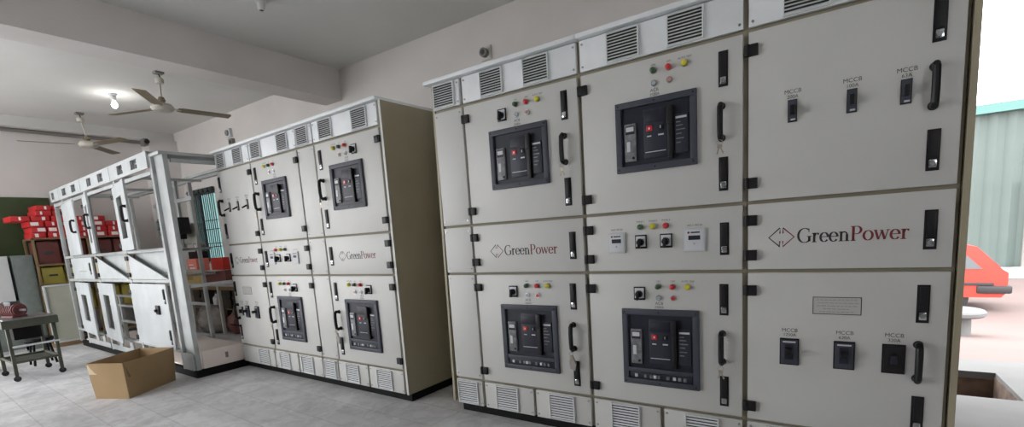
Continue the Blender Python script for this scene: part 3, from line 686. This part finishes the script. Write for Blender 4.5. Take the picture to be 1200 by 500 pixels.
# ------------------------------------------------------------------ cardboard box
def cbox():
    t = thing('cardboard_box', 'open brown cardboard box on the floor in front of the bare frame', 'box', (-3.41, -.865, 0), 0)
    P = [(-3.445, -1.181), (-3.098, -1.033), (-3.373, -.549), (-3.72, -.697)]
    cx, cy = sum(p[0] for p in P)/4, sum(p[1] for p in P)/4; h = .345
    bot = [Vector((p[0]+3.41, p[1]+.865, .0)) for p in P]
    top = [Vector((cx+3.41+(p[0]-cx)*1.09, cy+.865+(p[1]-cy)*1.09, h)) for p in P]
    b = MB()
    def wall(i, j, sag):
        n = 8; o = []; q = []
        for s in range(n+1):
            u = s/n; bow = math.sin(PI*u)*sag
            A_ = bot[i].lerp(bot[j], u); B_ = top[i].lerp(top[j], u); nrm = (bot[j]-bot[i]).cross(Vector((0, 0, 1))).normalized()
            o += [A_, A_.lerp(B_, .5)+nrm*bow*.6, B_+nrm*bow]; q += [v-nrm*.006 for v in o[-3:]]
        vs = o+q; N = len(o); f = []
        for s in range(n):
            for k in range(2):
                a = s*3+k; f += [[a, a+3, a+4, a+1], [N+a, N+a+1, N+a+4, N+a+3]]
            f.append([s*3+2, s*3+5, N+s*3+5, N+s*3+2]); f.append([s*3, N+s*3, N+s*3+3, s*3+3])
        b.raw(vs, f, M['card'])
    wall(0, 1, .006); wall(1, 2, .012); wall(2, 3, -.006); wall(3, 0, .008)
    b.raw([v+Vector((0, 0, .004)) for v in bot], [[0, 1, 2, 3]], M['cardin']); b.build('box_body', t)
    # rim flaps folded down inside along two sides
    b = MB()
    for i, j in ((0, 1), (2, 3)):
        A_, B_ = top[i], top[j]; nrm = (B_-A_).cross(Vector((0, 0, 1))).normalized()
        vs = [A_-nrm*.010, B_-nrm*.010, B_-nrm*.05-Vector((0, 0, .14)), A_-nrm*.05-Vector((0, 0, .14)), A_-nrm*.014, B_-nrm*.014, B_-nrm*.054-Vector((0, 0, .14)), A_-nrm*.054-Vector((0, 0, .14))]
        b = MB(); b.raw(vs, [[0, 1, 2, 3], [7, 6, 5, 4], [0, 4, 5, 1], [3, 2, 6, 7]], M['cardin']); b.build('flap', t)
    A_, B_ = bot[0], bot[1]; u = (B_-A_).normalized(); nrm = u.cross(Vector((0, 0, 1))).normalized()
    b = MB(); 
    def patch(s0, s1, z0, z1, base, dirv, nv, m):
        f = lambda s, z: base+dirv*s+nv*(.003+.0165*z/.345*1.0+.006)+Vector((0, 0, z)); b.raw([f(s0, z0), f(s1, z0), f(s1, z1), f(s0, z1)], [[0, 1, 2, 3]], m)
    patch(-.005, .09, .24, .33, A_, u, nrm, M['tape']); b.build('tape', t)
cbox()

# ------------------------------------------------------------------ trolley with rusty machine part
t = thing('work_trolley', 'dark green-grey steel trolley on castors at the left edge', 'trolley', (-5.56, -1.18, 0), 0)
HT = .70
b = MB(); b.box(-.33, .33, -.235, .235, HT-.10, HT-.01, M['trolley'], .012); b.box(-.31, .31, -.215, .215, HT-.012, HT, M['steel'], .004); b.build('trolley_top', t)
for sx in (-1, 1):
    for sy in (-1, 1):
        b = MB(); b.box(sx*.285-.016, sx*.285+.016, sy*.19-.016, sy*.19+.016, .07, HT-.10, M['trolley'], .003); lg = b.build('leg', t)
        b = MB(); b.box(sx*.285-.014, sx*.285+.014, sy*.19-.014, sy*.19+.014, .035, .072, M['bars']); b.cyl((sx*.285-.012, sy*.19, .031), (sx*.285+.012, sy*.19, .031), .031, M['tyre'], n=16); b.build('castor', lg)
for sy in (-1, 1): 
    b = MB(); b.box(-.28, .28, sy*.19-.012, sy*.19+.012, .20, .225, M['trolley'], .003); b.build('rail', t)
for sx in (-1, 1):
    b = MB(); b.box(sx*.285-.012, sx*.285+.012, -.19, .19, .20, .225, M['trolley'], .003); b.build('rail', t)
b = MB(); b.box(-.27, .27, -.18, .18, .195, .205, M['trolley']); b.build('shelf', t)
b = MB(); b.box(-.15, .1, -.12, .12, HT-.26, HT-.10, M['plinth'], .01); b.build('drawer', t)
b = MB(); b.box(.285, .305, -.18, .22, .38, .40, M['label'], .003, T(0, 0, 0)); plabel(b.build('push_bar', t), 'pale push bar')
t = thing('machine_part', 'rusty red motor part lying on the trolley top', 'machine part', (-5.57, -1.24, HT+.001), .3)
b = MB(); b.cyl((-.14, 0, .08), (.12, 0, .08), .065, M['rust'], n=18); 
for i in range(7): b.cyl((-.12+.035*i, 0, .08), (-.108+.035*i, 0, .08), .078, M['rust'], n=18)
b.box(-.10, .10, -.07, .07, 0, .02, M['rust'], .004); b.build('housing', t)
b = MB(); b.cyl((.12, 0, .08), (.2, 0, .08), .014, M['steel'], n=12); b.build('shaft', t)
b = MB(); b.box(-.05, .07, -.05, .04, .13, .18, M['bars'], .008); b.tube([(-.05, 0, .15), (-.12, -.02, .17), (-.2, -.05, .13)], .008, M['bars']); b.build('terminal_box', t)
t = thing('vice_block', 'grey iron block behind the rusty motor part on the trolley', 'iron block', (-5.80, -1.33, HT+.001), 0)
b = MB(); b.box(-.06, .06, -.05, .05, 0, .09, M['stain'], .008); b.box(-.03, .03, -.05, .05, .09, .15, M['stain'], .006); b.build('block', t)
b = MB(); b.cyl((0, .05, .12), (0, .17, .12), .008, M['steel'], n=10); b.build('screw_rod', t)
b = MB(); b.box(-6.55, -6.25, -1.75, -1.42, 0, .3, M['ylw'], .01); b.box(-6.52, -6.28, -1.72, -1.45, .29, .304, M['tan']); tag(b.build('crate'), 'yellow crate on the floor behind the trolley at the left edge', 'crate')
t = thing('black_stool', 'low black stool behind the trolley', 'stool', (-6.25, -.95, 0), 0)
b = MB(); b.lathe([(.01, .30), (.14, .30), (.15, .32), (.14, .345), (.01, .345)], (0, 0, 0), M['plinth']); b.build('seat', t)
for i in range(4):
    a = PI/4+i*PI/2; b = MB(); b.cyl((.10*math.cos(a), .10*math.sin(a), .30), (.15*math.cos(a), .15*math.sin(a), .0), .013, M['plinth'], n=8); b.build('leg', t)

# ------------------------------------------------------------------ shelving and bins at the end wall (x about -7.75)
SX = -7.75
t = thing('storage_rack', 'brown storage rack against the end wall behind the bare frame', 'rack', (SX, 0, 0), 0)
for y in (-.53, .12, .80):
    for x in (-.5, -.03): b = MB(); b.box(x, x+.03, y, y+.03, 0, 1.68, M['table']); b.build('post', t)
for z in (.10, .50, .95, 1.255, 1.655): b = MB(); b.box(-.5, .0, -.53, .83, z, z+.018, M['table']); b.build('shelf', t)
def bins(name, mat, z, h, ys, lab, grp, cat='bin'):
    first = None
    for i, (y0, y1) in enumerate(ys):
        t = thing(name, lab[i], cat, (SX-.235, (y0+y1)/2, z), 0, grp); w = (y1-y0)/2
        b = MB(); b.box(-.2, .18, -w, w, 0, .02, M[mat]); b.box(-.2, -.18, -w, w, .02, h, M[mat]); b.box(.16, .18, -w, w, .02, h, M[mat], .003); b.box(-.2, .18, -w, -w+.015, .02, h, M[mat]); b.box(-.2, .18, w-.015, w, .02, h, M[mat]); b.box(-.2, .18, -w, w, h-.03, h-.01, M[mat]); b.build('bin_body', t)
        b = MB(); b.box(.18, .20, -.05, .05, h*.42, h*.52, M['bars'], .003); b.build('handle', t)
bins('drawer_box', 'maroon', 1.675, 0.001, [], [], '')
YS = [(-.49, -.21), (-.20, .11), (.16, .45), (.46, .78)]
W4 = ('leftmost', 'second from the left', 'third from the left', 'rightmost')
bins('storage_bin', 'maroon', 1.274, .375, YS, [f'maroon storage bin on the rack, {w} of the maroon row' for w in W4], 'maroon bins on the rack')
bins('storage_bin', 'olive', .969, .28, YS, [f'olive yellow storage bin on the rack, {w} of the upper olive row' for w in W4], 'olive bins on the upper rack shelf')
bins('storage_bin', 'olive', .519, .34, YS[1:], [f'olive yellow storage bin on the rack, {w} of the lower olive row' for w in ('leftmost', 'middle', 'rightmost')], 'olive bins on the lower rack shelf')
# red cartons piled on top
rows = [(1.674, .085, -.51, .17, 7), (1.760, .085, -.50, .17, 7), (1.846, .085, -.52, .17, 7), (1.932, .08, -.70, .21, 5), (2.013, .08, -.42, .18, 2), (2.094, .075, -.40, .17, 2)]
rn = ('bottom', 'second', 'third', 'fourth', 'fifth', 'topmost')
for r, (z, h, y, w, n) in enumerate(rows):
    for i in range(n):
        yy = y+i*(w+.016)+random.uniform(-.003, .003)
        t = thing('red_carton', f'red carton on the rack, {("first","second","third","fourth","fifth","sixth","seventh")[i]} from the left in the {rn[r]} row', 'carton', (SX-.12-random.uniform(0, .05), yy+w/2, z), random.uniform(-.015, .015), 'red cartons piled on the rack')
        b = MB(); b.box(-.3, .12, -w/2, w/2, 0, h-.004, M['redbox'], .004); b.build('carton', t)
        b = MB(); o = random.uniform(-.04, .04); ww = random.choice((.012, .02, .045)); b.box(.12, .122, o-ww, o+ww, h*.2, h*.8, M['boxlabel']); b.build('label_sticker', t)
# leaning cream panel in front of the rack
b = MB(); b.box(-.02, .0, -.17, .17, 0, .90, M['creambd']); 
for a in ((-.17, -.145), (.145, .17)): b.box(0, .02, a[0], a[1], 0, .90, M['label'], .003)
for a in ((0, .025), (.875, .90)): b.box(0, .02, -.17, .17, a[0], a[1], M['label'], .003)
o = b.build('leaning_door_panel', None, (SX+.10, -.36, .055), (0, -.05, 0)); tag(o, 'cream door panel with pale rim leaning upright below the olive bins', 'panel')
b = MB(); b.box(-.06, .06, -.19, .19, 0, .055, M['table'], .004); tag(b.build('wooden_block', None, (SX+.12, -.36, 0)), 'brown timber under the leaning cream panel', 'timber')
# grey-green locker, board and pale board at the far left
t = thing('steel_locker', 'narrow grey-green steel locker left of the leaning cream panel', 'locker', (SX-.05, -.66, 0), 0)
b = MB(); b.box(-.4, .0, -.12, .12, .0, 1.43, M['pillar'], .005); b.build('locker_body', t)
b = MB(); b.box(0, .012, -.10, .10, .06, 1.39, M['pillar'], .004); b.build('door', t)
b = MB(); b.box(XW+.001, XW+.05, -1.95, -.10, 1.36, 2.34, M['grnboard'], .005); o = tag(b.build('green_board'), 'dark green board on the end wall behind the red cartons', 'board')
t = thing('pale_cupboard', 'pale grey cupboard left of the grey-green locker', 'cupboard', (SX-.05, -1.41, 0), 0)
b = MB(); b.box(-.4, 0, -.6, .6, 0, 1.43, M['whitebd'], .005); b.build('cupboard_body', t)
for y in (-.59, .01): b = MB(); b.box(0, .018, y, y+.58, .64, 1.41, M['whitebd'], .004); b.build('door', t)
for y in (-.59, .01): b = MB(); b.box(0, .018, y, y+.58, .04, .60, M['pillar'], .004); b.build('door', t)

# ------------------------------------------------------------------ table under the window
t = thing('work_table', 'cluttered work table under the barred window', 'table', (-6.4, 1.35, 0), 0)
b = MB(); b.box(-1.5, 1.5, -.35, .40, .76, .80, M['tablegrey'], .004); b.build('tabletop', t)
b = MB(); b.box(-1.46, 1.46, -.33, -.30, .70, .76, M['table']); b.build('apron', t)
for x in (-1.45, -.2, .75, 1.42):
    for y in (-.32, .36): b = MB(); b.box(x-.022, x+.022, y-.02, y+.02, 0, .76, M['tablegrey']); b.build('leg', t)
b = MB(); b.box(-1.45, 1.42, .06, .36, .30, .32, M['table']); b.build('shelf', t)
def tt(name, label, cat, x, y, fn, grp=None):
    b = MB(); fn(b); return tag(b.build(name, None, (x, y, .80)), label, cat, grp)
def bottle(label, x, y, h, mt):
    t = thing('glass_bottle', label, 'bottle', (x, y, .80), 0, 'bottles on the work table'); b = MB()
    b.lathe([(.034, 0), (.038, .01), (.038, h*.55), (.03, h*.66), (.014, h*.78), (.013, h*.94)], (0, 0, 0), M[mt], 16); b.build('glass', t)
    b = MB(); b.lathe([(.016, h*.94), (.016, h)], (0, 0, 0), M['label'], 12); b.build('cap', t)
bottle('green glass bottle on the table beside the bare frame post', -7.42, 1.2, .34, 'bottle')
bottle('shorter green bottle left of the tan carton on the table', -7.27, 1.12, .24, 'bottle')
bottle('clear grey bottle standing furthest left on the table', -7.62, 1.2, .30, 'clear')
tt('tan_carton', 'small tan carton beside the bottles on the table', 'carton', -7.08, 1.2, lambda b: (b.box(-.10, .10, -.1, .1, 0, .20, M['tan'], .003), b.box(-.03, .02, -.102, -.1, .05, .13, M['label'])))
tt('tan_carton', 'long tan carton under the salmon box on the table', 'carton', -6.5, 1.25, lambda b: (b.box(-.32, .30, -.16, .14, 0, .17, M['tan'], .004), b.box(-.3, -.1, -.162, -.16, .05, .12, M['card'])), 'cartons at the front of the table')
o = tt('salmon_box', 'salmon pink box on the long tan carton under the window', 'box', -6.62, 1.22, lambda b: (b.box(-.17, .15, -.1, .1, 0, .23, M['pink'], .004), b.box(-.09, .08, -.103, -.1, .06, .09, M['boxlabel']), b.box(-.12, .05, -.103, -.1, .12, .14, M['boxlabel']))); o.location.z = .97
o = tt('black_case', 'black case on top of the salmon box', 'case', -6.64, 1.25, lambda b: (b.box(-.16, .14, -.09, .09, 0, .12, M['black'], .01), b.box(-.05, .03, -.02, .02, .12, .14, M['black'], .005))); o.location.z = 1.20
o = tt('maroon_carton', 'brown red carton on the table under the bright red bin', 'carton', -5.83, 1.25, lambda b: (b.box(-.34, .34, -.16, .14, 0, .19, M['maroon'], .004), b.box(-.25, .1, -.19, -.0, .19, .205, M['label'], .003)))
o = tt('red_bin', 'bright red plastic bin on the brown carton under the window', 'bin', -5.86, 1.28, lambda b: (b.box(-.19, .2, -.12, .12, 0, .02, M['bright_red']), b.box(-.19, .2, -.12, -.105, .02, .19, M['bright_red'], .003), b.box(-.19, .2, .105, .12, .02, .19, M['bright_red'], .003), b.box(-.19, -.175, -.105, .105, .02, .19, M['bright_red'], .003), b.box(.185, .2, -.105, .105, .02, .19, M['bright_red'], .003))); o.location.z = 1.006
t = thing('desk_fan', 'small grey desk fan silhouetted against the barred window', 'desk fan', (-7.1, 1.5, .80), 0)
b = MB(); b.lathe([(.09, 0), (.09, .02), (.02, .03), (.018, .55)], (0, 0, 0), M['stain']); b.build('stand', t)
b = MB(); b.cyl((0, -.05, .62), (0, .06, .62), .05, M['stain'], n=16)
n = 20; b.tube([(.12*math.cos(2*PI*i/n), -.06, .62+.12*math.sin(2*PI*i/n)) for i in range(n+1)], .005, M['stain'], 6); b.build('motor', t)
for i in range(3):
    a = i*2*PI/3+.4; b = MB(); b.prism([(.02*math.cos(a), .62+.02*math.sin(a)), (.11*math.cos(a-.35), .62+.11*math.sin(a-.35)), (.11*math.cos(a+.35), .62+.11*math.sin(a+.35))], -.062, -.058, M['pillar']); b.build('blade', t)
# dark crates stacked below the table top
M['dkwood'] = nmat('dark_wood', (.045, .032, .024), .7, noise=(.025, .018, .014), nscale=10)
for i, (x, z, w, h, l) in enumerate(((-7.55, 0, .22, .29, 'dark wooden crate on the floor at the left under the table'), (-6.95, 0, .24, .29, 'dark wooden crate on the floor below the white jug'),
        (-7.5, .322, .25, .36, 'dark wooden crate on the low table shelf, left end'), (-7.2+.05, .322, .07, .30, 'narrow dark crate on the low table shelf by the white jug'), (-6.36, .322, .20, .34, 'dark wooden crate on the low table shelf right of the jug'), (-5.9, .322, .19, .36, 'dark wooden crate on the low table shelf, right end'))):
    t = thing('wooden_crate', l, 'crate', (x, 1.56, z), 0, 'dark crates under the work table')
    b = MB(); b.box(-w, w, -.13, .13, 0, .015, M['dkwood']); b.box(-w, w, -.13, -.115, 0, h, M['dkwood'], .003); b.box(-w, w, .115, .13, 0, h, M['dkwood'], .003); b.box(-w, -w+.015, -.13, .13, 0, h, M['dkwood']); b.box(w-.015, w, -.13, .13, 0, h, M['dkwood']); b.build('crate_body', t)
    b = MB(); b.box(-w, w, -.145, -.13, h*.42, h*.58, M['dkwood'], .003); b.build('batten', t)
# sacks and jug below
def lumpy(name, label, cat, c, r, mat, seed):
    rnd = random.Random(seed); bm = bmesh.new(); bmesh.ops.create_icosphere(bm, subdivisions=3, radius=1)
    ph = [rnd.uniform(0, 6) for _ in range(6)]
    for v in bm.verts:
        p = v.co.copy(); k = 1+.12*math.sin(4*p.x+ph[0])*math.cos(3*p.y+ph[1])+.07*math.sin(9*p.z+ph[2]+5*p.x)
        v.co = Vector((p.x*r[0]*k, p.y*r[1]*k, max(-r[2]*.8, p.z*r[2]*k)))
    b = MB(); b.bmr(bm, M[mat]); return tag(b.build(name, None, (c[0], c[1], c[2]+r[2]*.8)), label, cat)
lumpy('plastic_sack', 'crumpled milky plastic sack under the right end of the table', 'sack', (-6.05, 1.06, 0), (.30, .20, .26), 'bag', 3)
lumpy('plastic_sack', 'dark brown sack under the table right of the milky sack', 'sack', (-5.5, 1.18, 0), (.2, .15, .2), 'maroon', 5)
t = thing('plastic_jug', 'white plastic jug on the low shelf under the table', 'jug', (-6.85, 1.53, .321), 0)
b = MB(); b.lathe([(.06, 0), (.07, .02), (.07, .16), (.03, .21), (.025, .24)], (0, 0, 0), M['milk']); b.build('jug_body', t); b = MB(); b.lathe([(.028, .235), (.028, .26)], (0, 0, 0), M['bars']); b.build('cap', t)

# ------------------------------------------------------------------ outside, seen through the doorway
b = MB(); ZG = -.95
pr = [(2.68, -.12), (3.2, -.16), (9.5, ZG), (80, ZG), (80, ZG-.3), (2.68, ZG-.3)]
b.prism([(y, z) for y, z in pr], -40, 60, M['dirt'], 'x'); struct('ground', b)
b = MB(); b.box(XR+.2, 40, YF-.2, .0, -.25, -.02, M['yard']); b.box(-60, XW-.2, YF-.2, 60, -.25, -.02, M['yard']); b.box(-60, 40, -60, YF-.2, -.25, -.02, M['yard']); struct('ground_front', b)
t = thing('corrugated_shed', 'green corrugated metal shed wall outside beyond the red car', 'shed', (0, 17.6, ZG), 0)
b = MB(); n = 240; W0, W1 = 2.0, 26.0; ZT = 4.75; vs = []; 
for i in range(n+1):
    x = W0+(W1-W0)*i/n; y = .05*math.sin(i*PI/2+.4); vs += [(x, y, 0), (x, y, ZT)]
b.raw(vs, [[2*i, 2*i+2, 2*i+3, 2*i+1] for i in range(n)], M['green_sheet']); b.box(W0, W1, .1, 6, 0, ZT, M['green_sheet']); b.build('wall_sheet', t)
b = MB(); b.box(W0, W1, -.25, 6.2, ZT, ZT+.26, M['teal']); b.build('fascia', t)
b = MB(); b.tube([(7.05, -.12, 0), (7.05, -.12, ZT*.58)], .05, M['stain']); b.build('drain_pipe', t)
b = MB(); b.box(W0, W1, -1.2, -.15, 0, .22, M['label'], .02); b.build('kerb', t)
# car: profile in side view along x, rear towards +x
CY = 10.6
t = thing('red_hatchback_car', 'red hatchback car parked outside, its rear end showing past the near cabinets', 'car', (5.12, CY, ZG), 0)
def prof(z0, pts): return pts
side = [(-3.35, .35), (-3.35, .62), (-3.2, .78), (-2.25, .88), (-1.75, 1.33), (-1.45, 1.40), (-.65, 1.40), (-.38, 1.33), (.02, .86), (.10, .80), (.10, .42), (.02, .30), (-3.2, .28)]
b = MB(); b.prism(side, 0, 1.42, M['carpaint']); b.build('body_shell', t)
b = MB(); b.prism([(-1.32, .88), (-1.20, 1.33), (-.68, 1.33), (-.28, .88)], -.012, -.001, M['carglass']); b.prism([(-2.05, .90), (-1.68, 1.27), (-1.28, 1.30), (-1.38, .90)], -.012, -.001, M['carglass']); b.build('side_window', t)
b = MB(); b.raw([(-.36, .12, 1.30), (.015, .12, .90), (.015, 1.3, .90), (-.36, 1.3, 1.30), (-.34, .12, 1.31), (.03, .12, .91), (.03, 1.3, .91), (-.34, 1.3, 1.31)], [[4, 5, 6, 7], [0, 1, 5, 4], [3, 7, 6, 2]], M['carglass']); b.build('rear_window', t)
b = MB(); b.box(-.35, .17, -.04, 1.46, .38, .54, M['bumper'], .04); b.build('bumper', t)
b = MB(); b.box(-1.35, -.1, -.02, 0, .545, .60, M['bumper'], .006); b.build('side_trim', t)
b = MB(); b.box(-.01, .11, .02, .25, .60, .78, M['redink'], .01); b.build('tail_lamp', t)
for x in (-.72, -2.7):
    for y in (.02, 1.25):
        b = MB(); b.cyl((x, y, .27), (x, y+.16, .27), .27, M['tyre'], n=28); b.cyl((x, y-.008, .27), (x, y, .27), .16, M['steel'], n=20); b.build('wheel', t)
# concrete stand
t = thing('round_stone_stand', 'round-topped concrete stand on the ground in front of the red car', 'stand', (3.72, 6.3, -.57), 0)
b = MB(); b.lathe([(.33, .30), (.35, .32), (.35, .36), (.33, .38)], (0, 0, 0), M['concrete'], 32); b.build('top_slab', t)
b = MB(); b.lathe([(.21, -.05), (.20, .31)], (0, 0, 0), M['concrete'], 24); b.build('pedestal', t)

# ------------------------------------------------------------------ light: bright overcast sky through the openings
wd = bpy.data.worlds.new('sky'); S.world = wd; wd.use_nodes = True
bg = wd.node_tree.nodes['Background']; bg.inputs[0].default_value = (.98, .985, 1, 1); bg.inputs[1].default_value = 7.6
for nm, loc, rot, sx, sy in (('door_portal', (-5.55, YF-.1, 1.6), (PI/2, 0, PI), 4.7, 3.2), ('right_window_portal', (XR+.1, -4.6, 2.65), (PI/2, 0, -PI/2), 3.2, 1.5), ('side_portal', (XW-.1, -4.1, 1.55), (PI/2, 0, PI/2), 3.6, 3.1), ('doorway_portal', (3.42, YW+.1, 1.57), (PI/2, 0, 0), 1.95, 3.15)):  # second portal serves the added right-wall opening
    l = bpy.data.lights.new(nm, 'AREA'); l.shape = 'RECTANGLE'; l.size = sx; l.size_y = sy; l.cycles.is_portal = True
    o = bpy.data.objects.new(nm, l); o.location = loc; o.rotation_euler = rot; COL.objects.link(o)

# ------------------------------------------------------------------ camera
yaw, pitch, roll = .593428, -.141501, -.066952; f = 556.297
F_ = Vector((-math.sin(yaw)*math.cos(pitch), math.cos(yaw)*math.cos(pitch), math.sin(pitch))); R0 = Vector((math.cos(yaw), math.sin(yaw), 0)); U0 = R0.cross(F_)
Rv = math.cos(roll)*R0+math.sin(roll)*U0; Uv = -math.sin(roll)*R0+math.cos(roll)*U0
cd = bpy.data.cameras.new('camera'); cd.sensor_fit = 'HORIZONTAL'; cd.sensor_width = 36; cd.lens = 36*f/1200; cd.shift_y = (351.137-250)/1200; cd.clip_start = .05; cd.clip_end = 300
cam = bpy.data.objects.new('camera', cd); COL.objects.link(cam)
cam.matrix_world = Matrix(((Rv.x, Uv.x, -F_.x, 2.2601), (Rv.y, Uv.y, -F_.y, -2.5524), (Rv.z, Uv.z, -F_.z, 1.2895), (0, 0, 0, 1)))
S.camera = cam
S.view_settings.view_transform = 'Standard'; S.view_settings.look = 'None'; S.view_settings.exposure = 0; S.view_settings.gamma = 1; S.view_settings.use_curve_mapping = False
S.cycles.max_bounces = 10; S.cycles.diffuse_bounces = 6; S.cycles.sample_clamp_indirect = 6
